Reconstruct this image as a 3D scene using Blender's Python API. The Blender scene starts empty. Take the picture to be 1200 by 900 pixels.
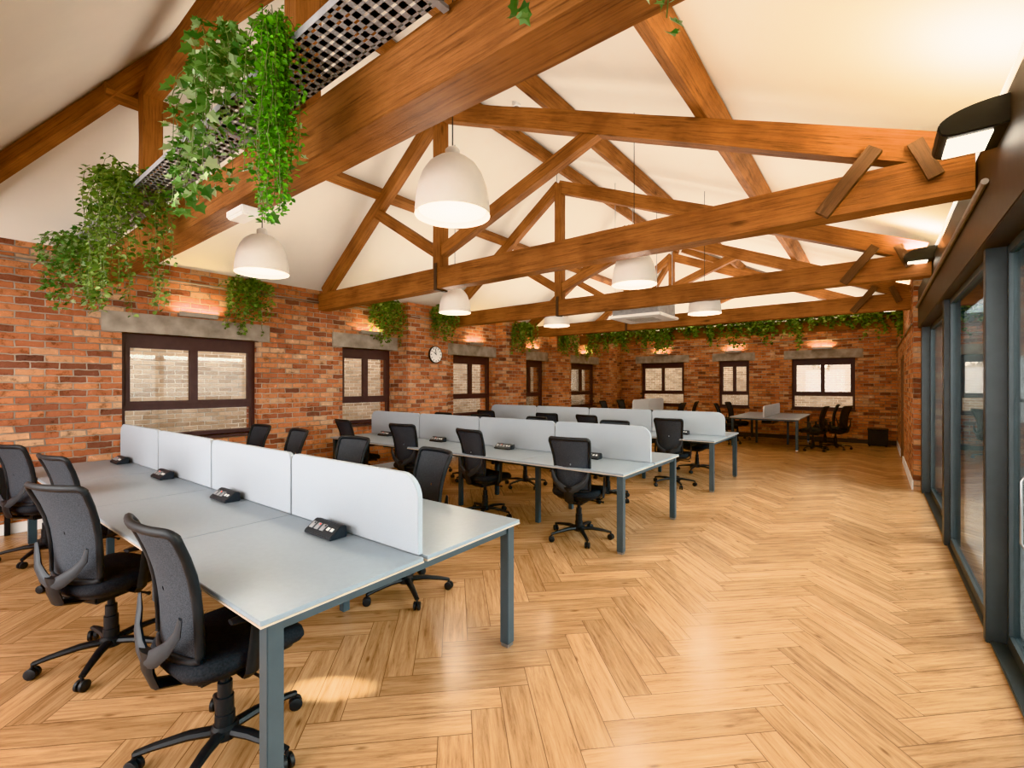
import bpy, bmesh, math, random
from mathutils import Vector, Matrix
random.seed(7)
S = bpy.context.scene; COL = S.collection
PI = math.pi
XL, XR, YF, YN = -7.05, 0.56, 15.2, -2.8
RX, RZ = -4.3, 5.45
ZL, ZR = 3.05, 3.2
def ceil_z(x):
    return ZL + (x - XL) / (RX - XL) * (RZ - ZL) if x < RX else ZR + (XR - x) / (XR - RX) * (RZ - ZR)

# ---------------------------------------------------------------- materials
def new_mat(name):
    m = bpy.data.materials.new(name); m.use_nodes = True
    nt = m.node_tree; b = nt.nodes['Principled BSDF']
    return m, nt, b
def N(nt, typ, **kw):
    n = nt.nodes.new(typ)
    for k, v in kw.items(): setattr(n, k, v)
    return n
def L(nt, a, b): nt.links.new(a, b)
def ramp(nt, stops, const=False):
    r = nt.nodes.new('ShaderNodeValToRGB'); e = r.color_ramp.elements
    if const: r.color_ramp.interpolation = 'CONSTANT'
    while len(e) < len(stops): e.new(0.5)
    for i, (p, c) in enumerate(stops):
        e[i].position = p; e[i].color = (*c, 1)
    return r
def plain(name, col, rough=0.5, metal=0.0, var=0.12, scale=12.0, bump=0.0, spec=None):
    m, nt, b = new_mat(name)
    tc = N(nt, 'ShaderNodeTexCoord'); no = N(nt, 'ShaderNodeTexNoise'); no.inputs['Scale'].default_value = scale; no.inputs['Detail'].default_value = 4
    L(nt, tc.outputs['Object'], no.inputs['Vector'])
    r = ramp(nt, [(0.3, tuple(c * (1 - var) for c in col)), (0.7, tuple(min(1, c * (1 + var)) for c in col))])
    L(nt, no.outputs['Fac'], r.inputs['Fac']); L(nt, r.outputs['Color'], b.inputs['Base Color'])
    b.inputs['Roughness'].default_value = rough; b.inputs['Metallic'].default_value = metal
    if spec is not None: b.inputs['Specular IOR Level'].default_value = spec
    if bump:
        bp = N(nt, 'ShaderNodeBump'); bp.inputs['Strength'].default_value = bump; bp.inputs['Distance'].default_value = 0.01
        L(nt, no.outputs['Fac'], bp.inputs['Height']); L(nt, bp.outputs['Normal'], b.inputs['Normal'])
    return m
def emis(name, col, st):
    m, nt, b = new_mat(name)
    b.inputs['Base Color'].default_value = (*col, 1); b.inputs['Emission Color'].default_value = (*col, 1); b.inputs['Emission Strength'].default_value = st
    return m
def brick_mat(name, stops, mortar, dirt=0.9):
    m, nt, b = new_mat(name)
    tc = N(nt, 'ShaderNodeNewGeometry'); sp = N(nt, 'ShaderNodeSeparateXYZ'); L(nt, tc.outputs['Position'], sp.inputs[0])
    ad = N(nt, 'ShaderNodeMath', operation='ADD'); L(nt, sp.outputs['X'], ad.inputs[0]); L(nt, sp.outputs['Y'], ad.inputs[1])
    cb = N(nt, 'ShaderNodeCombineXYZ'); L(nt, ad.outputs[0], cb.inputs['X']); L(nt, sp.outputs['Z'], cb.inputs['Y'])
    nd = N(nt, 'ShaderNodeTexNoise'); nd.inputs['Scale'].default_value = 11; L(nt, tc.outputs['Position'], nd.inputs['Vector'])
    mv = N(nt, 'ShaderNodeVectorMath', operation='SCALE'); L(nt, nd.outputs['Color'], mv.inputs[0]); mv.inputs['Scale'].default_value = 0.026
    va = N(nt, 'ShaderNodeVectorMath', operation='ADD'); L(nt, cb.outputs[0], va.inputs[0]); L(nt, mv.outputs[0], va.inputs[1])
    bt = N(nt, 'ShaderNodeTexBrick'); L(nt, va.outputs[0], bt.inputs['Vector'])
    bt.inputs['Scale'].default_value = 1; bt.inputs['Brick Width'].default_value = 0.225; bt.inputs['Row Height'].default_value = 0.075
    bt.inputs['Mortar Size'].default_value = 0.008; bt.inputs['Mortar Smooth'].default_value = 0.5
    bt.inputs['Color1'].default_value = (0, 0, 0, 1); bt.inputs['Color2'].default_value = (1, 1, 1, 1); bt.inputs['Mortar'].default_value = (0.5, 0.5, 0.5, 1)
    rb = ramp(nt, stops); L(nt, bt.outputs['Color'], rb.inputs['Fac'])
    n2 = N(nt, 'ShaderNodeTexNoise'); n2.inputs['Scale'].default_value = 8; n2.inputs['Detail'].default_value = 10; n2.inputs['Roughness'].default_value = 0.78
    L(nt, tc.outputs['Position'], n2.inputs['Vector'])
    r = ramp(nt, [(0.36, (0.34, 0.31, 0.30)), (0.47, (0.92, 0.92, 0.92)), (0.58, (1.0, 1.0, 1.0)), (0.70, (1.7, 1.85, 2.0))])
    L(nt, n2.outputs['Fac'], r.inputs['Fac'])
    mx = N(nt, 'ShaderNodeMixRGB', blend_type='MULTIPLY'); mx.inputs['Fac'].default_value = dirt
    L(nt, rb.outputs['Color'], mx.inputs['Color1']); L(nt, r.outputs['Color'], mx.inputs['Color2'])
    n3 = N(nt, 'ShaderNodeTexNoise'); n3.inputs['Scale'].default_value = 2.2; n3.inputs['Detail'].default_value = 3; L(nt, tc.outputs['Position'], n3.inputs['Vector'])
    r3 = ramp(nt, [(0.35, tuple(c * 0.5 for c in mortar)), (0.65, mortar)]); L(nt, n3.outputs['Fac'], r3.inputs['Fac'])
    mm = N(nt, 'ShaderNodeMixRGB'); L(nt, bt.outputs['Fac'], mm.inputs['Fac']); L(nt, mx.outputs['Color'], mm.inputs['Color1']); L(nt, r3.outputs['Color'], mm.inputs['Color2'])
    L(nt, mm.outputs['Color'], b.inputs['Base Color']); b.inputs['Roughness'].default_value = 0.9
    b.inputs['Specular IOR Level'].default_value = 0.25
    bp = N(nt, 'ShaderNodeBump'); bp.inputs['Strength'].default_value = 1.0; bp.inputs['Distance'].default_value = 0.02; bp.invert = True
    L(nt, bt.outputs['Fac'], bp.inputs['Height'])
    bp2 = N(nt, 'ShaderNodeBump'); bp2.inputs['Strength'].default_value = 0.8; bp2.inputs['Distance'].default_value = 0.02
    L(nt, n2.outputs['Fac'], bp2.inputs['Height']); L(nt, bp.outputs['Normal'], bp2.inputs['Normal']); L(nt, bp2.outputs['Normal'], b.inputs['Normal'])
    return m
def wood_mat(name, cd, cl, rough=0.6):
    m, nt, b = new_mat(name)
    tc = N(nt, 'ShaderNodeTexCoord'); mp = N(nt, 'ShaderNodeMapping'); mp.inputs['Scale'].default_value = (1.4, 36, 36)
    oi = N(nt, 'ShaderNodeObjectInfo'); ml = N(nt, 'ShaderNodeMath', operation='MULTIPLY'); ml.inputs[1].default_value = 37
    L(nt, oi.outputs['Random'], ml.inputs[0])
    L(nt, tc.outputs['Object'], mp.inputs['Vector']); L(nt, ml.outputs[0], mp.inputs['Location'])
    no = N(nt, 'ShaderNodeTexNoise'); no.inputs['Scale'].default_value = 1.6; no.inputs['Detail'].default_value = 10; no.inputs['Roughness'].default_value = 0.78; no.inputs['Distortion'].default_value = 0.2
    L(nt, mp.outputs[0], no.inputs['Vector'])
    r = ramp(nt, [(0.34, cd), (0.49, tuple(a * 0.35 + c * 0.65 for a, c in zip(cd, cl))), (0.68, cl)])
    L(nt, no.outputs['Fac'], r.inputs['Fac'])
    mk = N(nt, 'ShaderNodeMapping'); mk.inputs['Scale'].default_value = (1.6, 5, 5); L(nt, tc.outputs['Object'], mk.inputs['Vector']); L(nt, ml.outputs[0], mk.inputs['Location'])
    vo = N(nt, 'ShaderNodeTexVoronoi'); vo.inputs['Scale'].default_value = 1.0; L(nt, mk.outputs[0], vo.inputs['Vector'])
    rk = ramp(nt, [(0.05, (0.22, 0.17, 0.14)), (0.14, (1, 1, 1))]); L(nt, vo.outputs['Distance'], rk.inputs['Fac'])
    n2 = N(nt, 'ShaderNodeTexNoise'); n2.inputs['Scale'].default_value = 2.4; n2.inputs['Detail'].default_value = 7; L(nt, tc.outputs['Object'], n2.inputs['Vector'])
    r2 = ramp(nt, [(0.35, (0.48, 0.41, 0.37)), (0.6, (1, 1, 1))]); L(nt, n2.outputs['Fac'], r2.inputs['Fac'])
    mx = N(nt, 'ShaderNodeMixRGB', blend_type='MULTIPLY'); mx.inputs['Fac'].default_value = 0.75
    L(nt, r.outputs['Color'], mx.inputs['Color1']); L(nt, r2.outputs['Color'], mx.inputs['Color2'])
    mx2 = N(nt, 'ShaderNodeMixRGB', blend_type='MULTIPLY'); mx2.inputs['Fac'].default_value = 0.8
    L(nt, mx.outputs['Color'], mx2.inputs['Color1']); L(nt, rk.outputs['Color'], mx2.inputs['Color2']); L(nt, mx2.outputs['Color'], b.inputs['Base Color'])
    b.inputs['Roughness'].default_value = rough; b.inputs['Specular IOR Level'].default_value = 0.3
    bp = N(nt, 'ShaderNodeBump'); bp.inputs['Strength'].default_value = 0.5; bp.inputs['Distance'].default_value = 0.012
    L(nt, no.outputs['Fac'], bp.inputs['Height']); L(nt, bp.outputs['Normal'], b.inputs['Normal'])
    return m
def leaf_mat(name, cd, cl, ce=None):
    m, nt, b = new_mat(name)
    g = N(nt, 'ShaderNodeNewGeometry'); r = ramp(nt, [(0.0, cd), (0.65, cl), (1.0, ce or tuple(min(1, c * 1.5) for c in cl))])
    L(nt, g.outputs['Random Per Island'], r.inputs['Fac']); L(nt, r.outputs['Color'], b.inputs['Base Color'])
    b.inputs['Roughness'].default_value = 0.45
    tr = N(nt, 'ShaderNodeBsdfTranslucent'); L(nt, r.outputs['Color'], tr.inputs['Color'])
    mx = N(nt, 'ShaderNodeMixShader'); mx.inputs['Fac'].default_value = 0.3
    L(nt, b.outputs[0], mx.inputs[1]); L(nt, tr.outputs[0], mx.inputs[2]); L(nt, mx.outputs[0], nt.nodes['Material Output'].inputs['Surface'])
    return m
def glass_mat(name, tint=(1, 1, 1), refl=0.08):
    m, nt, b = new_mat(name); nt.nodes.remove(b)
    t = N(nt, 'ShaderNodeBsdfTransparent'); t.inputs[0].default_value = (*tint, 1)
    g = N(nt, 'ShaderNodeBsdfGlossy'); g.inputs['Roughness'].default_value = 0.0
    lw = N(nt, 'ShaderNodeLayerWeight'); lw.inputs['Blend'].default_value = 0.2
    mm = N(nt, 'ShaderNodeMath', operation='MULTIPLY_ADD'); mm.inputs[1].default_value = 0.7; mm.inputs[2].default_value = refl
    L(nt, lw.outputs['Fresnel'], mm.inputs[0]); mm.use_clamp = True
    mx = N(nt, 'ShaderNodeMixShader'); L(nt, mm.outputs[0], mx.inputs['Fac']); L(nt, t.outputs[0], mx.inputs[1]); L(nt, g.outputs[0], mx.inputs[2])
    L(nt, mx.outputs[0], nt.nodes['Material Output'].inputs['Surface'])
    return m
def mesh_fabric():
    m, nt, b = new_mat('chair_mesh')
    tc = N(nt, 'ShaderNodeTexCoord'); v = N(nt, 'ShaderNodeTexVoronoi'); v.inputs['Scale'].default_value = 230
    L(nt, tc.outputs['Object'], v.inputs['Vector'])
    r = ramp(nt, [(0.2, (0.03, 0.034, 0.041)), (0.6, (0.065, 0.072, 0.084))]); L(nt, v.outputs['Distance'], r.inputs['Fac'])
    L(nt, r.outputs['Color'], b.inputs['Base Color']); b.inputs['Roughness'].default_value = 0.8
    b.inputs['Specular IOR Level'].default_value = 0.25
    return m
PLK_W, PLK_L = 0.15, 0.75
def floor_mat():
    m, nt, b = new_mat('oak_planks')
    uv = N(nt, 'ShaderNodeUVMap', uv_map='plank'); ur = N(nt, 'ShaderNodeUVMap', uv_map='rnd')
    s = N(nt, 'ShaderNodeSeparateXYZ'); L(nt, uv.outputs[0], s.inputs[0]); sr = N(nt, 'ShaderNodeSeparateXYZ'); L(nt, ur.outputs[0], sr.inputs[0])
    d = N(nt, 'ShaderNodeMath', operation='MULTIPLY'); d.inputs[1].default_value = 60; L(nt, sr.outputs['X'], d.inputs[0])
    def coords(kx, ky):
        a = N(nt, 'ShaderNodeMath', operation='MULTIPLY'); a.inputs[1].default_value = kx; L(nt, s.outputs['X'], a.inputs[0])
        c = N(nt, 'ShaderNodeMath', operation='MULTIPLY'); c.inputs[1].default_value = ky; L(nt, s.outputs['Y'], c.inputs[0])
        cb = N(nt, 'ShaderNodeCombineXYZ'); L(nt, a.outputs[0], cb.inputs['X']); L(nt, c.outputs[0], cb.inputs['Y']); L(nt, d.outputs[0], cb.inputs['Z'])
        return cb
    no = N(nt, 'ShaderNodeTexNoise'); no.inputs['Scale'].default_value = 1.0; no.inputs['Detail'].default_value = 10; no.inputs['Roughness'].default_value = 0.74; no.inputs['Distortion'].default_value = 0.4
    L(nt, coords(2.8, 36).outputs[0], no.inputs['Vector'])
    r = ramp(nt, [(0.30, (0.21, 0.105, 0.05)), (0.43, (0.40, 0.22, 0.11)), (0.57, (0.515, 0.305, 0.16)), (0.76, (0.62, 0.40, 0.23))])
    L(nt, no.outputs['Fac'], r.inputs['Fac'])
    r2 = ramp(nt, [(0, (0.78, 0.74, 0.70)), (0.4, (0.95, 0.93, 0.90)), (0.7, (1.02, 1.0, 0.98)), (1, (1.12, 1.12, 1.12))]); L(nt, sr.outputs['Y'], r2.inputs['Fac'])
    mx = N(nt, 'ShaderNodeMixRGB', blend_type='MULTIPLY'); mx.inputs['Fac'].default_value = 1
    L(nt, r.outputs['Color'], mx.inputs['Color1']); L(nt, r2.outputs['Color'], mx.inputs['Color2'])
    vk = N(nt, 'ShaderNodeTexVoronoi'); vk.inputs['Scale'].default_value = 1.0; L(nt, coords(3.2, 9.5).outputs[0], vk.inputs['Vector'])
    rk = ramp(nt, [(0.03, (0.35, 0.25, 0.18)), (0.13, (1, 1, 1))]); L(nt, vk.outputs['Distance'], rk.inputs['Fac'])
    mk = N(nt, 'ShaderNodeMixRGB', blend_type='MULTIPLY'); mk.inputs['Fac'].default_value = 0.8
    L(nt, mx.outputs['Color'], mk.inputs['Color1']); L(nt, rk.outputs['Color'], mk.inputs['Color2'])
    def edge(sock, size):
        h = N(nt, 'ShaderNodeMath', operation='SUBTRACT'); L(nt, sock, h.inputs[0]); h.inputs[1].default_value = size / 2
        ab = N(nt, 'ShaderNodeMath', operation='ABSOLUTE'); L(nt, h.outputs[0], ab.inputs[0])
        g = N(nt, 'ShaderNodeMath', operation='GREATER_THAN'); L(nt, ab.outputs[0], g.inputs[0]); g.inputs[1].default_value = size / 2 - 0.002
        return g
    g1 = edge(s.outputs['X'], PLK_L); g2 = edge(s.outputs['Y'], PLK_W)
    mxm = N(nt, 'ShaderNodeMath', operation='MAXIMUM'); L(nt, g1.outputs[0], mxm.inputs[0]); L(nt, g2.outputs[0], mxm.inputs[1])
    m2 = N(nt, 'ShaderNodeMixRGB', blend_type='MIX'); L(nt, mxm.outputs[0], m2.inputs['Fac']); L(nt, mk.outputs[0], m2.inputs['Color1']); m2.inputs['Color2'].default_value = (0.18, 0.09, 0.045, 1)
    L(nt, m2.outputs[0], b.inputs['Base Color'])
    b.inputs['Roughness'].default_value = 0.24
    bp = N(nt, 'ShaderNodeBump'); bp.inputs['Strength'].default_value = 0.12; bp.inputs['Distance'].default_value = 0.004
    L(nt, no.outputs['Fac'], bp.inputs['Height']); L(nt, bp.outputs['Normal'], b.inputs['Normal'])
    return m

M = {}
M['brick'] = brick_mat('red_brick', [(0.0, (0.17, 0.075, 0.055)), (0.2, (0.36, 0.13, 0.075)), (0.5, (0.51, 0.19, 0.095)), (0.8, (0.61, 0.27, 0.135)), (1.0, (0.60, 0.38, 0.24))], (0.52, 0.43, 0.35))
M['pale_brick'] = brick_mat('pale_brick', [(0.0, (0.38, 0.26, 0.155)), (0.5, (0.48, 0.345, 0.215)), (1.0, (0.56, 0.42, 0.275))], (0.88, 0.78, 0.60), 0.25)
M['plaster'] = plain('cream_plaster', (0.79, 0.74, 0.665), 0.9, var=0.03, scale=2)
M['beam'] = wood_mat('beam_timber', (0.10, 0.034, 0.013), (0.42, 0.17, 0.057))
M['dark_timber'] = wood_mat('cleat_timber', (0.05, 0.025, 0.015), (0.15, 0.075, 0.04))
M['steel'] = plain('galvanised_steel', (0.33, 0.33, 0.34), 0.6, 0.1, var=0.15)
M['conduit'] = plain('conduit_metal', (0.33, 0.29, 0.25), 0.45, 0.5)
M['black'] = plain('black_plastic', (0.016, 0.017, 0.019), 0.5, var=0.2, spec=0.35)
M['strap'] = plain('rusted_iron', (0.06, 0.035, 0.025), 0.7, var=0.3)
M['fabric'] = plain('black_fabric', (0.027, 0.029, 0.033), 0.95, var=0.25, scale=120, bump=0.2, spec=0.2)
M['mesh'] = mesh_fabric()
M['rim'] = plain('chair_frame_plastic', (0.022, 0.024, 0.027), 0.5, spec=0.3)
M['greyplastic'] = plain('grey_plastic', (0.04, 0.044, 0.05), 0.5, spec=0.3)
M['desktop'] = plain('grey_laminate', (0.285, 0.33, 0.37), 0.33, var=0.03, scale=40)
M['ply'] = plain('ply_edge', (0.55, 0.45, 0.36), 0.6)
M['leg'] = plain('slate_metal', (0.065, 0.09, 0.105), 0.4, 0.2, var=0.05)
M['screen'] = plain('grey_felt', (0.385, 0.415, 0.45), 0.95, var=0.04, scale=200)
M['pale_screen'] = plain('pale_felt', (0.66, 0.68, 0.7), 0.95, var=0.04, scale=180)
M['window'] = plain('window_brown', (0.06, 0.03, 0.03), 0.5)
M['stone'] = plain('concrete', (0.32, 0.27, 0.22), 0.9, var=0.3, scale=6, bump=0.3)
M['white'] = plain('white_paint', (0.85, 0.84, 0.82), 0.5, var=0.02)
M['shade'] = plain('shade_white', (0.88, 0.85, 0.8), 0.6, var=0.02)
M['alu'] = plain('anthracite_aluminium', (0.055, 0.064, 0.068), 0.4, 0.2, var=0.06)
M['header'] = plain('header_dark', (0.032, 0.023, 0.02), 0.5, var=0.2)
M['glass'] = glass_mat('clear_glass', refl=0.03)
M['door_glass'] = glass_mat('door_glass', (0.82, 0.88, 0.87), 0.16)
M['glow'] = emis('lamp_glow', (1.0, 0.9, 0.74), 5)
M['strip'] = emis('warm_strip', (1.0, 0.7, 0.3), 1.2)
M['red'] = emis('red_indicator', (0.9, 0.08, 0.03), 0.4)
M['chrome'] = plain('brushed_steel', (0.3, 0.3, 0.3), 0.3, 0.9, var=0.05)
M['leaf1'] = leaf_mat('ivy_leaf', (0.03, 0.12, 0.02), (0.2, 0.38, 0.11), (0.5, 0.6, 0.35))
M['leaf2'] = leaf_mat('bright_leaf', (0.03, 0.15, 0.01), (0.14, 0.42, 0.03))
M['leaf3'] = leaf_mat('dark_leaf', (0.025, 0.07, 0.012), (0.15, 0.26, 0.05), (0.33, 0.42, 0.14))
M['stem'] = plain('stem_green', (0.1, 0.13, 0.04), 0.7)
M['paving'] = plain('paving', (0.3, 0.29, 0.28), 0.9, scale=3)
M['doorwood'] = plain('brown_door', (0.16, 0.07, 0.03), 0.5)
M['render'] = plain('grey_render', (0.38, 0.42, 0.40), 0.9, scale=3)

# ---------------------------------------------------------------- geometry builder
class G:
    def __init__(s): s.v = []; s.f = []
    def box(s, a, b):
        x0, y0, z0 = a; x1, y1, z1 = b; n = len(s.v)
        s.v += [(x0, y0, z0), (x1, y0, z0), (x1, y1, z0), (x0, y1, z0), (x0, y0, z1), (x1, y0, z1), (x1, y1, z1), (x0, y1, z1)]
        s.f += [tuple(n + i for i in q) for q in ((3, 2, 1, 0), (4, 5, 6, 7), (0, 1, 5, 4), (1, 2, 6, 5), (2, 3, 7, 6), (3, 0, 4, 7))]; return s
    def cbox(s, c, d): return s.box([c[i] - d[i] / 2 for i in range(3)], [c[i] + d[i] / 2 for i in range(3)])
    def rings(s, rings, closed=True, caps=True):
        n = len(rings[0]); b = len(s.v)
        for r in rings: s.v += [tuple(p) for p in r]
        for i in range(len(rings) - 1):
            for j in range(n):
                k = (j + 1) % n
                s.f.append((b + i * n + j, b + i * n + k, b + (i + 1) * n + k, b + (i + 1) * n + j))
        if caps:
            s.f.append(tuple(b + j for j in reversed(range(n)))); s.f.append(tuple(b + (len(rings) - 1) * n + j for j in range(n)))
        return s
    def tube(s, pts, r, n=8, closed=False, sx=1.0, sy=1.0, up=(0, 0, 1)):
        pts = [Vector(p) for p in pts]; m = len(pts); rr = r if isinstance(r, (list, tuple)) else [r] * m
        out = []
        for i, p in enumerate(pts):
            if closed: t = pts[(i + 1) % m] - pts[i - 1]
            else: t = pts[min(i + 1, m - 1)] - pts[max(i - 1, 0)]
            t.normalize(); u = Vector(up)
            if abs(t.dot(u)) > 0.95: u = Vector((0, 1, 0)) if abs(t.y) < 0.9 else Vector((1, 0, 0))
            a = t.cross(u).normalized(); c = a.cross(t).normalized()
            out.append([p + a * math.cos(q * 2 * PI / n) * rr[i] * sx + c * math.sin(q * 2 * PI / n) * rr[i] * sy for q in range(n)])
        if closed: out.append(out[0]); return s.rings(out, caps=False)
        return s.rings(out)
    def lathe(s, prof, c=(0, 0, 0), n=20, caps=True):
        return s.rings([[(c[0] + r * math.cos(2 * PI * j / n), c[1] + r * math.sin(2 * PI * j / n), c[2] + z) for j in range(n)] for r, z in prof], caps=caps)
    def poly(s, pts): 
        b = len(s.v); s.v += [tuple(p) for p in pts]; s.f.append(tuple(range(b, b + len(pts)))); return s
    def build(s, name, mat, parent=None, smooth=False, bevel=0, recalc=True, angle=40):
        me = bpy.data.meshes.new(name); me.from_pydata(s.v, [], s.f)
        if recalc or bevel:
            bm = bmesh.new(); bm.from_mesh(me)
            if recalc: bmesh.ops.recalc_face_normals(bm, faces=bm.faces)
            if bevel: bmesh.ops.bevel(bm, geom=list(bm.edges), offset=bevel, segments=2, affect='EDGES', clamp_overlap=True)
            bm.to_mesh(me); bm.free()
        if smooth or bevel:
            for p in me.polygons: p.use_smooth = True
            me.set_sharp_from_angle(angle=math.radians(angle))
        me.materials.append(mat)
        o = bpy.data.objects.new(name, me); COL.objects.link(o)
        if parent: o.parent = parent
        return o
def tag(o, label, cat, group=None):
    o['label'] = label; o['category'] = cat
    if group: o['group'] = group
    return o
def thing(name, label, cat, loc=(0, 0, 0), rz=0, group=None):
    o = bpy.data.objects.new(name, None); COL.objects.link(o); o.location = loc; o.rotation_euler = (0, 0, rz); o.empty_display_size = 0.1
    return tag(o, label, cat, group)
def struct(o, label=None):
    o['kind'] = 'structure'
    if label: o['label'] = label
    return o
def sroot(name, label=None):
    o = bpy.data.objects.new(name, None); COL.objects.link(o); return struct(o, label)
def copy_tree(o, parent=None):
    c = o.copy(); COL.objects.link(c)
    if parent: c.parent = parent
    for ch in list(o.children): copy_tree(ch, c)
    return c
def beam(name, p0, p1, w, h, mat, parent=None, up=(0, 0, 1), bevel=0.01):
    p0 = Vector(p0); p1 = Vector(p1); x = (p1 - p0); ln = x.length; x.normalize(); u = Vector(up)
    y = u.cross(x).normalized(); z = x.cross(y)
    n = max(2, int(ln / 0.35)); rs = []
    for i in range(n + 1):
        a = ln * i / n; e = [random.uniform(-0.003, 0.003) for _ in range(8)]
        rs.append([(a, -w / 2 + e[0], -h / 2 + e[1]), (a, w / 2 + e[2], -h / 2 + e[3]), (a, w / 2 + e[4], h / 2 + e[5]), (a, -w / 2 + e[6], h / 2 + e[7])])
    o = G().rings(rs).build(name, mat, parent, bevel=0, angle=30)
    mw = Matrix((x, y, z)).transposed().to_4x4(); mw.translation = p0
    o.matrix_local = mw
    return o

# ---------------------------------------------------------------- room shell
def make_floor():
    bm = bmesh.new(); uvl = bm.loops.layers.uv.new('plank'); rl = bm.loops.layers.uv.new('rnd')
    n = int(round(PLK_L / PLK_W)); W = PLK_W; c45 = math.sqrt(0.5)
    def T(u, v): return (c45 * (u - v) * 1.0 - 3.0, c45 * (u + v) + 0.35, 0)
    def plank(u0, v0, du, dv):
        cs = [(u0, v0), (u0 + du, v0), (u0 + du, v0 + dv), (u0, v0 + dv)]
        ps = [T(a * W, b * W) for a, b in cs]
        if max(p[0] for p in ps) < XL - 0.5 or min(p[0] for p in ps) > XR + 0.5 or max(p[1] for p in ps) < YN - 0.5 or min(p[1] for p in ps) > YF + 0.5: return
        f = bm.faces.new([bm.verts.new(p) for p in ps])
        r = (random.random(), random.random())
        uvs = [(0, 0), (PLK_L, 0), (PLK_L, W), (0, W)] if du > dv else [(0, 0), (0, W), (PLK_L, W), (PLK_L, 0)]
        for lp, q in zip(f.loops, uvs): lp[uvl].uv = q; lp[rl].uv = r
    for k in range(-190, 190):
        for m in range(-26, 27):
            plank(k + 2 * n * m, k, n, 1); plank(k + n + 2 * n * m, k + 1 - n, 1, n)
    for co, no in (((XL - 0.1, 0, 0), (-1, 0, 0)), ((XR + 0.1, 0, 0), (1, 0, 0)), ((0, YN, 0), (0, -1, 0)), ((0, YF + 0.1, 0), (0, 1, 0))):
        bmesh.ops.bisect_plane(bm, geom=list(bm.verts) + list(bm.edges) + list(bm.faces), plane_co=co, plane_no=no, clear_outer=True)
    me = bpy.data.meshes.new('floor'); bm.to_mesh(me); bm.free(); me.materials.append(floor_mat())
    o = bpy.data.objects.new('floor', me); COL.objects.link(o); struct(o, 'honey oak herringbone plank floor')
make_floor()

YH = -0.1; RY0, RY1 = 2.1, 13.0
A, B, C_, D_ = (XL, YH, ZL), (XR, YH, ZR), (XR, YF, ZR), (XL, YF, ZL); R0, R1 = (RX, RY0, RZ), (RX, RY1, RZ)
g = G(); g.poly([A, D_, R1, R0]); g.poly([B, R0, R1, C_]); g.poly([A, R0, B]); g.poly([D_, C_, R1])
g.poly([(XL, YN, ZL), A, B, (XR, YN, ZR)])
struct(g.build('ceiling', M['plaster'], recalc=False), 'cream painted vaulted ceiling')

def wall(name, u0, u1, z1, ops, P, mat, extra=(), th=0.4, label=None):
    g = G()
    def bx(a, b, c, d, w0=0.0, w1=th):
        if b - a < 1e-4 or d - c < 1e-4: return
        p, q = P(a, w0, c), P(b, w1, d); g.box([min(p[i], q[i]) for i in range(3)], [max(p[i], q[i]) for i in range(3)])
    cur = u0
    for (a, b, c, d) in sorted(ops):
        bx(cur, a, 0, z1); bx(a, b, 0, c); bx(a, b, d, z1); cur = b
    bx(cur, u1, 0, z1)
    for (a, b, c, d, w) in extra: bx(a, b, c, d, -w, 0)
    return struct(g.build(name, mat, recalc=False), label)
PL = lambda u, w, z: (XL - w, u, z)
PF = lambda u, w, z: (u, YF + w, z)
ZS, ZH = 0.86, 2.17
winL = [(1.5, 3.05), (4.4, 5.45), (7.0, 8.3), (9.3, 10.5), (11.85, 13.4)]
winF = [(-6.3, -4.85), (-3.8, -2.95), (-1.86, -0.42)]
wall('wall_left', YN, YF + 0.4, ZL + 0.05, [(a, b, ZS, ZH) for a, b in winL], PL, M['brick'],
     extra=[(5.55, 6.55, 0, ZL, 0.3), (8.4, 9.2, 0, ZL, 0.3), (10.6, 11.3, 0, ZL, 0.3), (13.7, 14.3, 0, ZL, 0.3)], label='long red brick wall with windows')
wall('wall_far', XL, XR + 0.4, 3.3, [(a, b, ZS, ZH + 0.08) for a, b in winF], PF, M['brick'], label='red brick end wall with three windows')
wall('wall_near', XL, XR + 0.4, 3.3, [(-6.2, -4.2, 0.9, 2.4), (-3.4, -1.4, 0.9, 2.4)], lambda u, w, z: (u, YN - w, z), M['brick'])
YG0, YG1 = YN, 9.0
struct(G().box((0.44, YG1, 0), (0.9, 12.0, 3.2)).box((0.44, 12.0, 2.1), (0.9, 12.95, 3.2)).box((0.44, 12.95, 0), (0.9, YF, 3.2)).build('wall_right', M['brick'], recalc=False), 'brick return wall beyond the glazed doors')
struct(G().box((XR + 0.02, YG0, 2.74), (0.9, YG1, 3.25)).build('wall_right_upper', M['plaster'], recalc=False))
struct(G().box((0.49, YG0, 2.36), (0.8, YG1, 2.93)).build('trim_1', M['header'], bevel=0.006), 'dark brown header beam over the glass doors')
struct(G().box((0.54, YG0, 0), (0.70, YG1, 0.02)).build('trim_2', M['alu'], bevel=0.004), 'metal floor track of the sliding doors')
k = 3
for y, w in ((-1.9, 0.1), (1.0, 0.1), (3.98, 0.07), (6.15, 0.15), (8.88, 0.2)):
    struct(G().box((0.52, y - w / 2, 0.0), (0.66, y + w / 2, 2.45)).build('trim_%d' % k, M['alu'], bevel=0.004), 'grey metal glazing post'); k += 1
dn = 1
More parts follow.
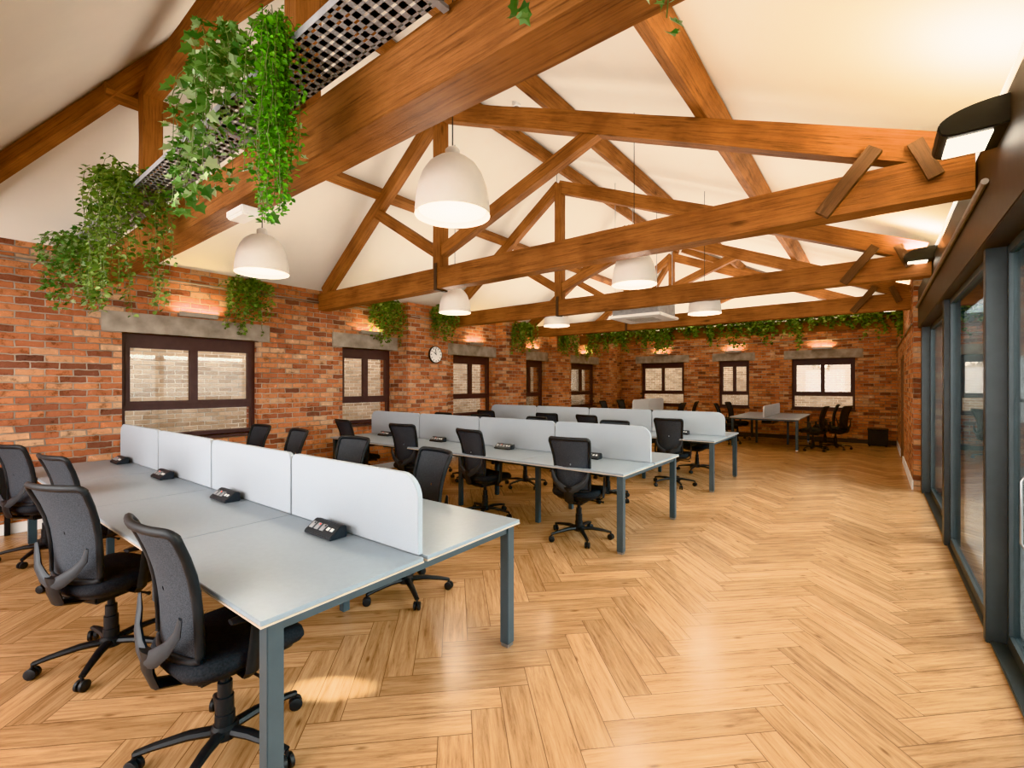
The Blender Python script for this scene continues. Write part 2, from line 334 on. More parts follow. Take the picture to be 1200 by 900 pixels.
for (a, b) in ((-1.85, -0.45), (-0.45, 0.95), (1.05, 2.5), (2.5, 3.94), (4.02, 6.07), (6.23, 8.78)):
    r = sroot('door_%d' % dn, 'sliding glass door with slim grey metal frame'); dn += 1
    x0 = 0.56 + (0.05 if dn % 2 else 0.0)
    g = G(); t = 0.045
    g.box((x0, a, 0.02), (x0 + 0.045, a + t, 2.38)).box((x0, b - t, 0.02), (x0 + 0.045, b, 2.38)).box((x0, a + t, 2.31), (x0 + 0.045, b - t, 2.38)).box((x0, a + t, 0.02), (x0 + 0.045, b - t, 0.09))
    g.build('door_frame', M['alu'], r)
    G().box((x0 + 0.018, a + t, 0.09), (x0 + 0.026, b - t, 2.31)).build('glass_pane', M['door_glass'], r)
    if dn == 5:
        hy = b - 0.66
        G().tube([(x0, hy, 1.10), (x0 - 0.045, hy, 1.10), (x0 - 0.055, hy, 1.08), (x0 - 0.055, hy, 0.78), (x0 - 0.045, hy, 0.76), (x0, hy, 0.76)], 0.006, up=(0, 1, 0)).build('handle', M['chrome'], r, smooth=True)
r = sroot('door_%d' % dn, 'brown timber door in the far brick return wall')
G().box((0.5, 12.03, 0), (0.55, 12.92, 2.07)).build('door_panel', M['doorwood'], r)
G().box((0.43, 11.98, 0), (0.6, 12.04, 2.12)).box((0.43, 12.91, 0), (0.6, 12.97, 2.12)).box((0.43, 11.98, 2.06), (0.6, 12.97, 2.12)).build('door_frame', M['doorwood'], r)
G().tube([(0.5, 12.15, 1.02), (0.44, 12.15, 1.02), (0.44, 12.27, 1.02)], 0.01).build('handle', M['chrome'], r, smooth=True)
struct(G().box((XL, YN, 0), (XL + 0.02, YF, 0.11)).build('baseboard_left', M['white'], bevel=0.003))
struct(G().box((0.42, YG1, 0), (0.44, 11.97, 0.13)).box((0.42, 12.98, 0), (0.44, YF, 0.13)).build('baseboard_right', M['white']))
struct(G().box((XL + 0.02, YF - 0.02, 0), (0.42, YF, 0.11)).build('baseboard_far', M['header']))
def rel(o, par):
    o.parent = par; o.matrix_parent_inverse = Matrix.Translation(-Vector(par.location)); return o
wn = 1
for ax, lst in (('L', winL), ('F', winF)):
    P = PL if ax == 'L' else PF
    for (a, b) in lst:
        z0, z1 = ZS, ZH + (0 if ax == 'L' else 0.08)
        r = sroot('window_%d' % wn, 'dark brown framed casement window in red brick'); wn += 1
        def pb(g, u0, u1, w0, w1, c, d):
            p, q = P(u0, w0, c), P(u1, w1, d); g.box([min(p[i], q[i]) for i in range(3)], [max(p[i], q[i]) for i in range(3)])
        g = G(); t = 0.055; w0, w1 = 0.12, 0.19; mid = (a + b) / 2; zt = z0 + 0.36
        pb(g, a, a + t, w0, w1, z0, z1); pb(g, b - t, b, w0, w1, z0, z1); pb(g, a + t, b - t, w0, w1, z0, z0 + t); pb(g, a + t, b - t, w0, w1, z1 - 0.13, z1)
        pb(g, a + t, b - t, w0, w1, zt, zt + 0.07)
        g.build('window_frame', M['window'], r)
        g = G()
        for (c0, c1) in ((a + t, mid), (mid, b - t)):
            s_ = 0.045; zb, ztp = zt + 0.07, z1 - 0.13
            pb(g, c0, c0 + s_, w0 - 0.015, w1 - 0.02, zb, ztp); pb(g, c1 - s_, c1, w0 - 0.015, w1 - 0.02, zb, ztp)
            pb(g, c0 + s_, c1 - s_, w0 - 0.015, w1 - 0.02, zb, zb + s_); pb(g, c0 + s_, c1 - s_, w0 - 0.015, w1 - 0.02, ztp - s_, ztp)
        g.build('casement', M['window'], r)
        g = G(); pb(g, a + t, b - t, 0.155, 0.16, z0 + t, z1 - 0.1); g.build('glass_pane', M['glass'], r)
        g = G(); pb(g, a - 0.02, b + 0.02, -0.03, 0.14, z0 - 0.035, z0); g.build('window_sill', M['window'], r)
        g = G(); pb(g, a - 0.19, min(b + 0.16, 5.54 if ax == 'L' and a == 4.4 else 99), -0.015, 0.11, z1 + 0.0, z1 + 0.24)
        struct(g.build('trim_%d' % k, M['stone'], bevel=0.008), 'rough concrete lintel over the window'); k += 1
        idx = lst.index((a, b))
        lw = thing('wall_light', 'slim warm wall light above %s' % ('window %d from the left on the long brick wall' % (idx + 1) if ax == 'L' else ['leftmost', 'middle', 'rightmost'][idx] + ' end wall window'), 'wall light', P(mid, 0, z1 + 0.27), 0, 'wall lights over the windows')
        g = G(); pb(g, mid - 0.2, mid + 0.2, -0.075, -0.045, z1 + 0.285, z1 + 0.292); rel(g.build('diffuser', M['strip']), lw)
        g = G(); pb(g, mid - 0.22, mid + 0.22, -0.09, 0.0, z1 + 0.25, z1 + 0.285); pb(g, mid - 0.22, mid + 0.22, -0.09, -0.08, z1 + 0.285, z1 + 0.31); rel(g.build('housing', M['conduit']), lw)
        l = bpy.data.lights.new('wash', 'AREA'); l.energy = 3.5; l.color = (1, 0.76, 0.38); l.shape = 'RECTANGLE'; l.size = 0.5; l.size_y = 0.03
        lo = bpy.data.objects.new('wall_wash_light', l); COL.objects.link(lo); lo.location = P(mid, -0.06, z1 + 0.30); lo.rotation_euler = (PI, 0, PI / 2 if ax == 'L' else 0)

# exterior
struct(G().box((-60, -40, -0.3), (60, 70, -0.25)).build('ground_outside', M['paving'], recalc=False))
struct(G().box((-9.9, -8, -0.3), (-9.5, 24, 7)).build('wall_outside_left', M['pale_brick'], recalc=False), 'sunlit brick building outside the windows')
struct(G().box((-12, 18.5, -0.3), (0.9, 18.9, 6)).build('wall_outside_far', M['pale_brick'], recalc=False))
struct(G().box((1.75, 13.0, -0.3), (9, 13.4, 0.8)).box((1.75, 13.0, 2.1), (9, 13.4, 5.5)).box((1.75, 13.0, 0.8), (1.95, 13.4, 2.1)).box((3.2, 13.0, 0.8), (9, 13.4, 2.1)).build('wall_outside_right', M['brick'], recalc=False), 'brick building seen through glass doors')
struct(G().box((1.95, 13.2, 0.8), (3.2, 13.25, 2.1)).build('trim_90', M['black']))
struct(G().box((1.95, 13.1, 1.2), (3.2, 13.18, 1.26)).box((2.2, 13.1, 0.8), (2.26, 13.18, 2.1)).box((2.6, 13.1, 0.8), (2.66, 13.18, 2.1)).build('trim_91', M['white']))
struct(G().box((0.9, 13.2, -0.3), (1.75, 13.4, 3.0)).build('wall_outside_passage', M['render'], recalc=False))
struct(G().box((0.72, YN, -0.2), (8, 13.0, -0.05)).build('ground_terrace', M['paving'], recalc=False))

# ---------------------------------------------------------------- roof timbers
TIEZ = 2.86
def truss(y, label):
    t = thing('roof_truss', label, 'truss', (0, y, 0), 0, 'timber roof trusses')
    beam('tie_beam', (XL + 0.01, 0, TIEZ), (0.48, 0, TIEZ), 0.17, 0.26, M['beam'], t)
    beam('king_post', (RX, 0, TIEZ + 0.13), (RX, 0, 5.0), 0.14, 0.13, M['beam'], t, up=(1, 0, 0))
    beam('rafter', (XL + 0.1, 0, 3.02), (RX, 0, 4.98), 0.12, 0.17, M['beam'], t)
    beam('rafter', (0.42, 0, 3.0), (RX, 0, 4.95), 0.13, 0.2, M['beam'], t)
    beam('strut', (RX + 0.05, 0, 3.2), (-2.1, 0, 4.0), 0.11, 0.14, M['beam'], t)
    beam('strut', (RX - 0.05, 0, 3.2), (-5.6, 0, 3.98), 0.11, 0.13, M['beam'], t)
    beam('cleat', (-0.30, -0.115, 2.74), (0.0, -0.115, 3.12), 0.05, 0.09, M['dark_timber'], t)
    beam('cleat', (0.2, -0.115, 3.1), (0.3, -0.115, 2.85), 0.04, 0.08, M['dark_timber'], t)
    G().box((RX - 0.025, -0.095, 2.73), (RX + 0.025, -0.086, 3.05)).box((RX - 0.025, -0.095, 2.715), (RX + 0.025, 0.095, 2.73)).build('iron_strap', M['strap'], t)
    return t
TY = [4.05, 6.85, 9.65, 12.45]
for y, nm in zip(TY, ('second timber truss from the camera, king post above the near desks', 'third timber truss from the camera, over the middle bench desk', 'fourth timber truss, near the ceiling cassette', 'farthest timber truss with trailing garland')):
    truss(y, nm)
t = thing('roof_truss', 'nearest heavy timber tie beam with queen posts crossing top left', 'truss', (0, 1.35, 0), 0, 'timber roof trusses')
beam('tie_beam', (XL + 0.01, 0, TIEZ), (0.48, 0, TIEZ), 0.19, 0.28, M['beam'], t)
beam('queen_post', (-5.35, 0, TIEZ + 0.14), (-5.35, 0, 4.25), 0.15, 0.15, M['beam'], t, up=(1, 0, 0))
beam('queen_post', (-2.56, 0, TIEZ + 0.14), (-2.56, 0, 4.25), 0.15, 0.13, M['beam'], t, up=(1, 0, 0))
beam('collar_beam', (-5.45, 0, 4.3), (-2.5, 0, 4.3), 0.14, 0.2, M['beam'], t)
beam('strut', (-5.3, 0, 3.1), (-6.2, 0, 3.6), 0.1, 0.12, M['beam'], t)
dz = Vector((0, 0, -0.14))
def hip(p, q, lab):
    p = Vector(p) + dz; q = Vector(q) + dz; d = (q - p).normalized()
    tag(beam('hip_rafter', p + d * 0.2, q - d * 0.1, 0.1, 0.14, M['beam']), lab, 'rafter', 'hip rafters')
hip(A, R0, 'diagonal hip rafter at top left where grey and cream ceilings meet')
hip(B, R0, 'diagonal hip rafter above the camera on the glazed side')
hip(D_, R1, 'far hip rafter rising from left corner of end wall')
hip(C_, R1, 'far hip rafter rising from right corner of end wall')
def purlin(x, y0, y1, lab, h=0.17):
    s = (RZ - ZL) / (RX - XL) if x < RX else -(RZ - ZR) / (XR - RX)
    up = Vector((-s, 0, 1)).normalized(); c = Vector((x, 0, ceil_z(x))) - up * (h / 2 + 0.01)
    tag(beam('purlin', (c.x, y0, c.z), (c.x, y1, c.z), 0.11, h, M['beam'], up=up), lab, 'purlin', 'roof purlins')
purlin(-5.6, 1.05, 14.1, 'long purlin on the left roof slope')
purlin(-2.78, 1.35, 13.7, 'upper purlin on the right roof slope, nearer the ridge')
purlin(-1.05, 0.65, 14.5, 'lower purlin on the right roof slope, nearer the glass doors', 0.2)
tag(beam('ridge_beam', (RX, RY0, RZ - 0.14), (RX, RY1, RZ - 0.14), 0.06, 0.2, M['beam']), 'thin timber ridge board along the ceiling peak', 'beam')

# ---------------------------------------------------------------- cable trays
def cable_tray(x0, x1, y, z, w, lab, perf=True):
    mt = M['steel'] if perf else M['black']
    t = thing('cable_tray', lab, 'cable tray', ((x0 + x1) / 2, y, z), 0, 'metal cable trays')
    hl = (x1 - x0) / 2; g = G()
    if perf:
        rows = 6; pitch = 0.06; rw = w / rows
        for i in range(rows + 1):
            q = -w / 2 + i * rw
            g.box((-hl, max(-w / 2, q - 0.0135), 0), (hl, min(w / 2, q + 0.0135), 0.002))
        nx = int(2 * hl / pitch)
        for i in range(nx + 1):
            x = -hl + i * pitch
            g.box((x, -w / 2, 0), (x + 0.032, w / 2, 0.002))
    else: g.box((-hl, -w / 2, 0), (hl, w / 2, 0.003))
    g.build('tray_base', mt, t, recalc=False)
    for s in (-1, 1):
        G().box((-hl, s * w / 2 - 0.001, 0), (hl, s * w / 2 + 0.001, 0.035)).build('side_flange', mt, t, recalc=False)
    for i in range(int(2 * hl / 1.6) + 1):
        x = -hl + 0.9 + i * 1.6
        if x < hl: G().box((x, -w / 2, -0.016), (x + 0.03, w / 2 + 0.03, 0)).build('bracket', mt, t)
    return t
cable_tray(XL + 0.05, 0.3, 1.09, 2.98, 0.24, 'perforated steel cable tray beside the nearest tie beam')
cable_tray(-6.6, 0.35, 12.25, 3.02, 0.2, 'far dark cable tray carrying the ivy garland', False)

# ---------------------------------------------------------------- plants
def leaf_poly(g, p, d, n, size, kind):
    d = d.normalized(); s = d.cross(n).normalized(); n = s.cross(d)
    if kind == 'ivy': out = [(0, 0), (0.45, 0.05), (0.35, 0.35), (0.5, 0.55), (0.2, 0.65), (0, 1.05), (-0.2, 0.65), (-0.5, 0.55), (-0.35, 0.35), (-0.45, 0.05)]
    elif kind == 'round': out = [(0, 0), (0.35, 0.25), (0.35, 0.65), (0, 1), (-0.35, 0.65), (-0.35, 0.25)]
    else: out = [(0, 0), (0.3, 0.4), (0, 1.0), (-0.3, 0.4)]
    h = len(out) // 2
    pt = [p + s * (a * size) + d * (b * size) + n * (abs(a) * size * 0.35) for a, b in out]
    base = len(g.v); g.v += [tuple(q) for q in pt]
    g.f.append(tuple(base + i for i in range(0, h + 1))); g.f.append(tuple(base + i for i in [h] + list(range(h + 1, len(out))) + [0]))
def plant(lab, loc, sx, sy, up, down, ns, lsize, kind, mat, step=0.035, spread=0.5, group='trailing plants', per=2, core=0.6):
    t = thing('trailing_plant', lab, 'plant', loc, 0, group)
    gl = G(); gs = G()
    for i in range(ns):
        x = random.uniform(-sx, sx) * core; y = random.uniform(-sy, sy) * 0.7; z = random.uniform(0, 0.06)
        p = Vector((x, y, z)); vel = Vector((random.uniform(-1, 1) * spread * 2, random.uniform(-1, 1) * spread, random.uniform(0.1, 1.0) * (up * 10)))
        ln = random.uniform(0.2, 1.0) ** 1.2 * (down + up * 2); pts = [p.copy()]; q = 0
        while q < ln:
            vel.z = max(-2.2, vel.z - step * 8)
            st = vel.normalized() * step + Vector((random.uniform(-1, 1), random.uniform(-1, 1), 0)) * step * 0.3
            p = p + st; q += step
            if abs(p.x) > sx: p.x = math.copysign(sx, p.x)
            if abs(p.y) > sy * 1.4: p.y = math.copysign(sy * 1.4, p.y)
            if p.z < -down: break
            pts.append(p.copy()); vel.x *= 0.95; vel.y *= 0.93
            for _ in range(per):
                a = random.uniform(0, 2 * PI); dr = Vector((math.cos(a), math.sin(a), random.uniform(-1.1, 0.3)))
                leaf_poly(gl, p + dr * 0.01, dr, Vector((random.uniform(-.5, .5), random.uniform(-1, 0), random.uniform(0.3, 1))), lsize * random.uniform(0.6, 1.15), kind)
        if len(pts) > 2: gs.tube(pts[::2] if len(pts) > 5 else pts, 0.002, n=3)
    gl.build('foliage', mat, t, recalc=False); gs.build('stem', M['stem'], t, recalc=False)
    return t
plant('broad-leaved pale ivy trailing off the near tray at top left', (-2.42, 0.93, 3.02), 0.27, 0.13, 0.2, 0.66, 36, 0.056, 'ivy', M['leaf1'], step=0.052, per=2, spread=0.7)
plant('bright green dense small-leaved vine hanging off the near tray', (-1.98, 0.92, 3.04), 0.085, 0.06, 0.01, 0.82, 80, 0.025, 'round', M['leaf2'], step=0.022, spread=0.12)
plant('dark green bushy trailing plant left of the pale ivy', (-4.35, 0.95, 3.0), 0.36, 0.14, 0.15, 0.92, 54, 0.042, 'round', M['leaf3'], step=0.034, spread=0.7)
plant('small trailing plant at the wall end of the near tray', (-6.3, 0.95, 2.98), 0.42, 0.15, 0.09, 0.66, 44, 0.052, 'ivy', M['leaf1'], step=0.048, spread=0.8)
plant('ivy tips dipping into the top edge of the picture, left clump', (-0.72, 1.0, 3.0), 0.1, 0.08, 0.01, 0.5, 12, 0.045, 'ivy', M['leaf1'])
plant('ivy tips dipping into the top edge of the picture, right clump', (-0.2, 1.0, 3.0), 0.18, 0.08, 0.01, 0.72, 20, 0.035, 'ivy', M['leaf1'])
for (y, x, z, dn_, lab) in ((2.86, -6.88, 2.95, 0.72, 'trailing plant on brick wall right of the first window'), (5.1, -6.85, 3.0, 0.85, 'trailing plant above the second window, left of the clock'), (6.3, -6.58, 3.0, 0.65, 'trailing plant directly above the wall clock'),
                            (8.9, -6.58, 2.95, 0.7, 'trailing plant on the brick pier beyond the third window'), (10.9, -6.58, 2.95, 0.7, 'trailing plant on the pier beyond the fourth window'), (12.6, -6.8, 2.95, 0.65, 'trailing plant above the fifth window')):
    plant(lab, (x, y, z), 0.15, 0.34, 0.06, dn_, 50, 0.052, 'ivy', M['leaf3'], step=0.045, group='plants along the brick wall', spread=0.9)
for i in range(12):
    x = -6.3 + i * 0.575
    plant('ivy clump in the far garland, number %d counting from the left brick wall' % (i + 1), (x, 12.2, 3.04), 0.38, 0.14, 0.07, [0.34, 0.58, 0.4, 0.7, 0.3][i % 5], 32, 0.072, 'ivy', M['leaf3'], step=0.05, group='ivy garland on the far tray', core=0.95, spread=0.9)

# ---------------------------------------------------------------- pendants
def pendant(x, y, lab, z0=2.58):
    t = thing('pendant_lamp', lab, 'lamp', (x, y, z0), 0, 'white dome pendants')
    pr = [(0.228, 0.0), (0.228, 0.03), (0.222, 0.10), (0.208, 0.18), (0.182, 0.25), (0.145, 0.305), (0.10, 0.34), (0.06, 0.352), (0.045, 0.356)]
    G().lathe(pr, n=40, caps=False).build('lamp_shade', M['shade'], t, smooth=True)
    G().lathe([(0.045, 0.35), (0.045, 0.40), (0.03, 0.415), (0.008, 0.42)], n=16).build('cap', M['white'], t, smooth=True)
    G().lathe([(0.001, 0.03), (0.205, 0.03), (0.205, 0.035), (0.001, 0.035)], n=32).build('diffuser', M['glow'], t)
    G().tube([(0, 0, 0.42), (0, 0, ceil_z(x) - z0)], 0.004, n=6).build('cord', M['black'], t)
    l = bpy.data.lights.new('lamp', 'POINT'); l.energy = 14; l.color = (1, 0.88, 0.72); l.shadow_soft_size = 0.1
    lo = bpy.data.objects.new('pendant_bulb_light', l); COL.objects.link(lo); lo.location = (x, y, z0 - 0.12)
for x, y, lab in ((-2.04, 2.02, 'large nearest white dome pendant lamp in front of the second truss'), (-4.5, 1.98, 'white dome pendant lamp left, below the nearest tie beam'),
                  (-1.98, 4.6, 'white dome pendant lamp over right end of the middle bench'), (-4.8, 4.8, 'white dome pendant lamp near the wall clock'),
                  (-1.97, 7.1, 'white dome pendant lamp right of the ceiling cassette'), (-4.46, 7.0, 'small white pendant lamp left of the ceiling cassette')):
    pendant(x, y, lab)

t = thing('ceiling_cassette', 'square white ceiling-hung air conditioning cassette between the far trusses', 'air conditioner', (-3.3, 8.1, 2.72))
G().cbox((0, 0, 0.02), (0.95, 0.95, 0.05)).build('fascia', M['white'], t, bevel=0.015)
G().cbox((0, 0, 0.17), (0.84, 0.84, 0.25)).build('casing', M['steel'], t, bevel=0.01)
g = G()
for i in range(7): g.cbox((0, -0.2 + i * 0.066, -0.006), (0.5, 0.03, 0.006))
g.build('grille', M['conduit'], t)
for sx in (-1, 1):
    for sy in (-1, 1): G().tube([(sx * 0.38, sy * 0.38, 0.29), (sx * 0.38, sy * 0.38, ceil_z(-3.3 + sx * .38) - 2.72)], 0.006, n=6).build('hanger_rod', M['steel'], t)

for i, (y, z, lab) in enumerate(((3.25, 2.8, 'big black rounded spotlight at top right, nearest the camera'), (6.75, 2.92, 'black rounded spotlight above the middle glass doors'), (10.6, 2.9, 'black rounded spotlight on the brick return wall'))):
    x = 0.58 if y < 9 else 0.42
    t = thing('wall_spotlight', lab, 'wall light', (x, y, z), 0, 'black wall spotlights')
    gp = [(0.0, -0.02), (0.0, 0.085)] + [(-0.10 - 0.24 * math.sin(a), 0.005 + 0.09 * math.cos(a)) for a in [PI / 2 * q / 7 for q in range(8)]] + [(-0.33, -0.03), (-0.30, -0.045), (-0.12, -0.045)]
    g = G(); g.rings([[(a, -0.155, c) for a, c in gp], [(a, 0.155, c) for a, c in gp]]); g.build('housing', M['black'], t, bevel=0.006)
    G().box((-0.30, -0.12, -0.052), (-0.14, 0.12, -0.046)).build('lens', M['glow'], t)
    l = bpy.data.lights.new('up', 'AREA'); l.energy = 30; l.color = (1, 0.8, 0.48); l.shape = 'RECTANGLE'; l.size = 0.25; l.size_y = 0.1
    lo = bpy.data.objects.new('spotlight_uplight', l); COL.objects.link(lo); lo.location = (x - 0.2, y, z + 0.13); lo.rotation_euler = (PI, 0, 0)

def pipe(pts, lab, r=0.012):
    tag(G().tube(pts, r, n=8).build('conduit_pipe', M['conduit'], smooth=True), lab, 'conduit', 'surface conduits')
pipe([(XL + 0.03, 0.0, 2.86), (XL + 0.03, 5.5, 2.86)], 'metal conduit running high along left brick wall')
pipe([(XL + 0.3 + 0.015, 5.6, 2.8), (XL + 0.315, 6.5, 2.8)], 'short metal conduit above the wall clock')
pipe([(0.472, 3.6, 2.66), (0.472, 6.2, 2.66), (0.472, 8.9, 2.66)], 'dark conduit along header over the glass doors', 0.018)
pipe([(0.427, 9.2, 2.45), (0.427, 15.1, 2.45)], 'metal conduit on the brick return wall')
pipe([(-6.9, YF - 0.015, 2.75), (0.3, YF - 0.015, 2.75)], 'metal conduit high on the brick end wall')

t = thing('wall_clock', 'round white wall clock with thin dark rim on brick pier', 'clock', (XL + 0.3, 6.2, 2.12), 0)
def disc(r, x0, x1, n=32): return G().rings([[(x0, r * math.cos(2 * PI * j / n), r * math.sin(2 * PI * j / n)) for j in range(n)], [(x1, r * math.cos(2 * PI * j / n), r * math.sin(2 * PI * j / n)) for j in range(n)]])
disc(0.165, 0, 0.035).build('rim', M['black'], t); disc(0.15, 0.034, 0.038).build('dial', M['white'], t)
for j in range(12):
    a = j * PI / 6; o = G().cbox((0.0395, 0, 0.125), (0.002, 0.012, 0.03)).build('hour_mark', M['black'], t); o.rotation_euler = (a, 0, 0)
for nm, a, ln in (('hour_hand', 0.9, 0.075), ('minute_hand', 0.15, 0.11)):
    o = G().box((0.04, -0.006, -0.01), (0.042, 0.006, ln)).build(nm, M['black'], t); o.rotation_euler = (a, 0, 0)

for x, y, lab in ((-3.6, 4.7, 'small white smoke detector on the ceiling near the ridge'), (-2.35, 5.2, 'small white sensor on the right ceiling slope')):
    t = thing('smoke_detector', lab, 'detector', (x, y, ceil_z(x) - 0.0), 0)
    G().lathe([(0.05, -0.05), (0.055, -0.03), (0.055, 0.03)], n=20).build('body', M['white'], t, smooth=True)
    G().lathe([(0.02, -0.07), (0.03, -0.05)], n=12).build('sensor_cap', M['conduit'], t, smooth=True)
t = thing('emergency_light', 'small white box light under the nearest tie beam', 'light', (-3.35, 1.35, TIEZ - 0.14))
G().cbox((0, 0, -0.0275), (0.24, 0.12, 0.055)).build('housing', M['white'], t, bevel=0.01); G().cbox((0, 0, -0.058), (0.2, 0.09, 0.008)).build('lens', M['shade'], t)

t = thing('panel_heater', 'low black panel at the far left edge against brick wall', 'heater', (XL + 0.02, 0.3, 0.2))
G().box((0, -0.4, 0.05), (0.08, 0.37, 0.5)).build('panel', M['black'], t, bevel=0.01)
for y in (-0.3, 0.27): G().box((0, y - 0.02, -0.2), (0.05, y + 0.02, 0.05)).build('foot', M['black'], t)
t = thing('storage_box', 'small black box on floor at the far right corner', 'box', (0.05, 14.8, 0))
G().box((-0.2, -0.2, 0.02), (0.2, 0.2, 0.4)).build('body', M['black'], t, bevel=0.01); G().box((-0.21, -0.21, 0.4), (0.21, 0.21, 0.43)).build('lid', M['black'], t, bevel=0.005)
for sx in (-1, 1):
    for sy in (-1, 1): G().cbox((sx * 0.16, sy * 0.16, 0.01), (0.04, 0.04, 0.02)).build('foot', M['black'], t)

# ---------------------------------------------------------------- bench desks
PW = 1.2
def bench(x, y, rz, n, lab, depth=1.5, zt=1.11, smat='screen'):
    t = thing('bench_desk', lab, 'desk', (x, y, 0), rz, 'bench desks'); Lg = n * PW; h = depth / 2
    for i in range(n):
        for s in (-1, 1):
            y0, y1 = (0.012, h) if s > 0 else (-h, -0.012)
            tp = G().box((-(i + 1) * PW + 0.0015, y0, 0.722), (-i * PW - 0.0015, y1, 0.74)).build('tabletop', M['desktop'], t, bevel=0.002)
            G().box((-(i + 1) * PW + 0.001, y0 - 0.001, 0.715), (-i * PW - 0.0005, y1 + 0.001, 0.7225)).build('edge_band', M['ply'], tp)
    for s in (-1, 1):
        for xx in (-0.05, -Lg + 0.05):
            lg = G().box((xx - 0.03, s * (h - 0.06) - 0.03, 0.02), (xx + 0.03, s * (h - 0.06) + 0.03, 0.712)).build('leg', M['leg'], t, bevel=0.003)
            G().box((xx - 0.025, s * (h - 0.06) - 0.025, 0), (xx + 0.025, s * (h - 0.06) + 0.025, 0.02)).build('foot', M['chrome'], lg)
        for i in range(1, n):
            G().box((-i * PW - 0.025, s * 0.36 - 0.025, 0.0), (-i * PW + 0.025, s * 0.36 + 0.025, 0.67)).build('leg', M['leg'], t, bevel=0.003)
        G().box((-Lg + 0.08, s * (h - 0.16) - 0.02, 0.675), (-0.08, s * (h - 0.16) + 0.02, 0.713)).build('frame_rail', M['leg'], t)
    for xx in (-0.05, -Lg + 0.05): G().box((xx - 0.02, -h + 0.09, 0.672), (xx + 0.02, h - 0.09, 0.714)).build('frame_rail', M['leg'], t)
    for i in range(1, n): G().box((-i * PW - 0.02, -h + 0.1, 0.67), (-i * PW + 0.02, h - 0.1, 0.714)).build('frame_rail', M['leg'], t)
    G().box((-Lg + 0.5, -0.12, 0.56), (-0.5, 0.12, 0.575)).box((-Lg + 0.5, -0.12, 0.56), (-0.5, -0.115, 0.66)).box((-Lg + 0.5, 0.115, 0.56), (-0.5, 0.12, 0.66)).build('cable_basket', M['leg'], t)
    for i in range(n):
        xa, xb = -i * PW - 0.007 - (0.03 if i == 0 else 0), -(i + 1) * PW + 0.007
        zb = 0.742
        def corner(cx, cz, r, a0, a1): return [(cx + r * math.cos(a0 + (a1 - a0) * q / 8), cz + r * math.sin(a0 + (a1 - a0) * q / 8)) for q in range(9)]
        ra = 0.12 if i == 0 else 0.05; rb = 0.12 if i == n - 1 else 0.05
        out = [(xb, zb), (xa, zb)] + corner(xa - ra, zt - ra, ra, 0, PI / 2) + corner(xb + rb, zt - rb, rb, PI / 2, PI)
        G().rings([[(a, -0.015, c) for a, c in out], [(a, 0.015, c) for a, c in out]]).build('privacy_screen', M[smat], t, bevel=0.003)
    return t
bench(-1.66, 1.47, 0.02, 4, 'nearest grey bench desk at the left with sunlit end', zt=1.12)
bench(-1.78, 4.65, 0, 4, 'middle grey bench desk running across the room')
bench(-1.8, 7.72, 0, 4, 'third grey bench desk behind the middle one')
bench(-2.12, 12.5, -PI / 2, 2, 'far bench desk on the right, set lengthwise before the end wall', zt=1.02, smat='pale_screen')
bench(-5.35, 12.3, -PI / 2, 2, 'far bench desk on the left, set lengthwise before the end wall', smat='pale_screen')

def power(loc, rz, lab, s=1.0):
    t = thing('power_module', lab, 'power socket', loc, rz, 'desktop power modules')
    pr = [(-0.05, 0), (0.05, 0), (0.05, 0.058), (0.02, 0.066), (-0.05, 0.016)]
    g = G(); g.rings([[(-0.125, a, c) for a, c in pr], [(0.125, a, c) for a, c in pr]]); g.build('housing', M['greyplastic'], t, bevel=0.004)
    nx = Vector((0, -0.05, 0.07)).normalized(); ang = math.atan2(0.05, 0.07)
    for i, q in enumerate((-0.09, -0.04, 0.01, 0.055, 0.09)):
        c = Vector((q, -0.015, 0.041)) + nx * 0.0025
        o = G().cbox((0, 0, 0), (0.034 if i < 3 else 0.02, 0.04 if i < 3 else 0.018, 0.004)).build('socket' if i < 3 else 'usb_port', M['steel'] if i < 3 else M['white'], t)
        o.location = c; o.rotation_euler = (ang, 0, 0)
        if i < 3:
            G().cbox((0.008, 0.012, 0.003), (0.008, 0.008, 0.003)).build('switch', M['red'] if i == 1 else M['black'], o)
    return t
for j, (bx_, by, nm) in enumerate(((-1.66, 1.40, 'nearest bench'), (-1.78, 4.57, 'middle bench'), (-1.8, 7.64, 'third bench'))):
    for i in range(4):
        x = bx_ - (i + 0.56) * PW - (0.06 * i if j == 0 else 0)
        yy = by - (0.055 if j else 0.035 + 0.02 * (i + .5) * PW)
        power((x, yy, 0.741), 0.02 if j == 0 else 0, 'black desktop power module on the %s, %s from its right end' % (nm, ('first', 'second', 'third', 'fourth')[i]))

# ---------------------------------------------------------------- task chair
def cushion(g, w, d, prof, cy=0, n=36, p=3.6):
    rs = []
    for s, z in prof:
        r = []
        for j in range(n):
            a = 2 * PI * j / n; c, q = math.cos(a), math.sin(a)
            x = math.copysign(abs(c) ** (2 / p), c) * w / 2 * s; y = math.copysign(abs(q) ** (2 / p), q) * d / 2 * s
            zz = z - (0.03 * max(0, y / (d / 2) - 0.5) ** 2 * 4) + 0.012 * (x / (w / 2)) ** 2
            r.append((x * (1 - 0.06 * (y < 0) * abs(y) / d), y + cy, zz))
        rs.append(r)
    return g.rings(rs)
HH = 0.255
def back_pt(u, v):
    hw = 0.18 + 0.03 * v - 0.012 * math.sin(PI * v)
    return Vector((u * hw, -0.215 - 0.06 * v - 0.12 * max(0, v - 0.5) ** 2 + 0.04 * u * u + 0.04 * math.sin(PI * (1 - v) * 0.9) * 0.6, 0.515 + 2 * HH * v))
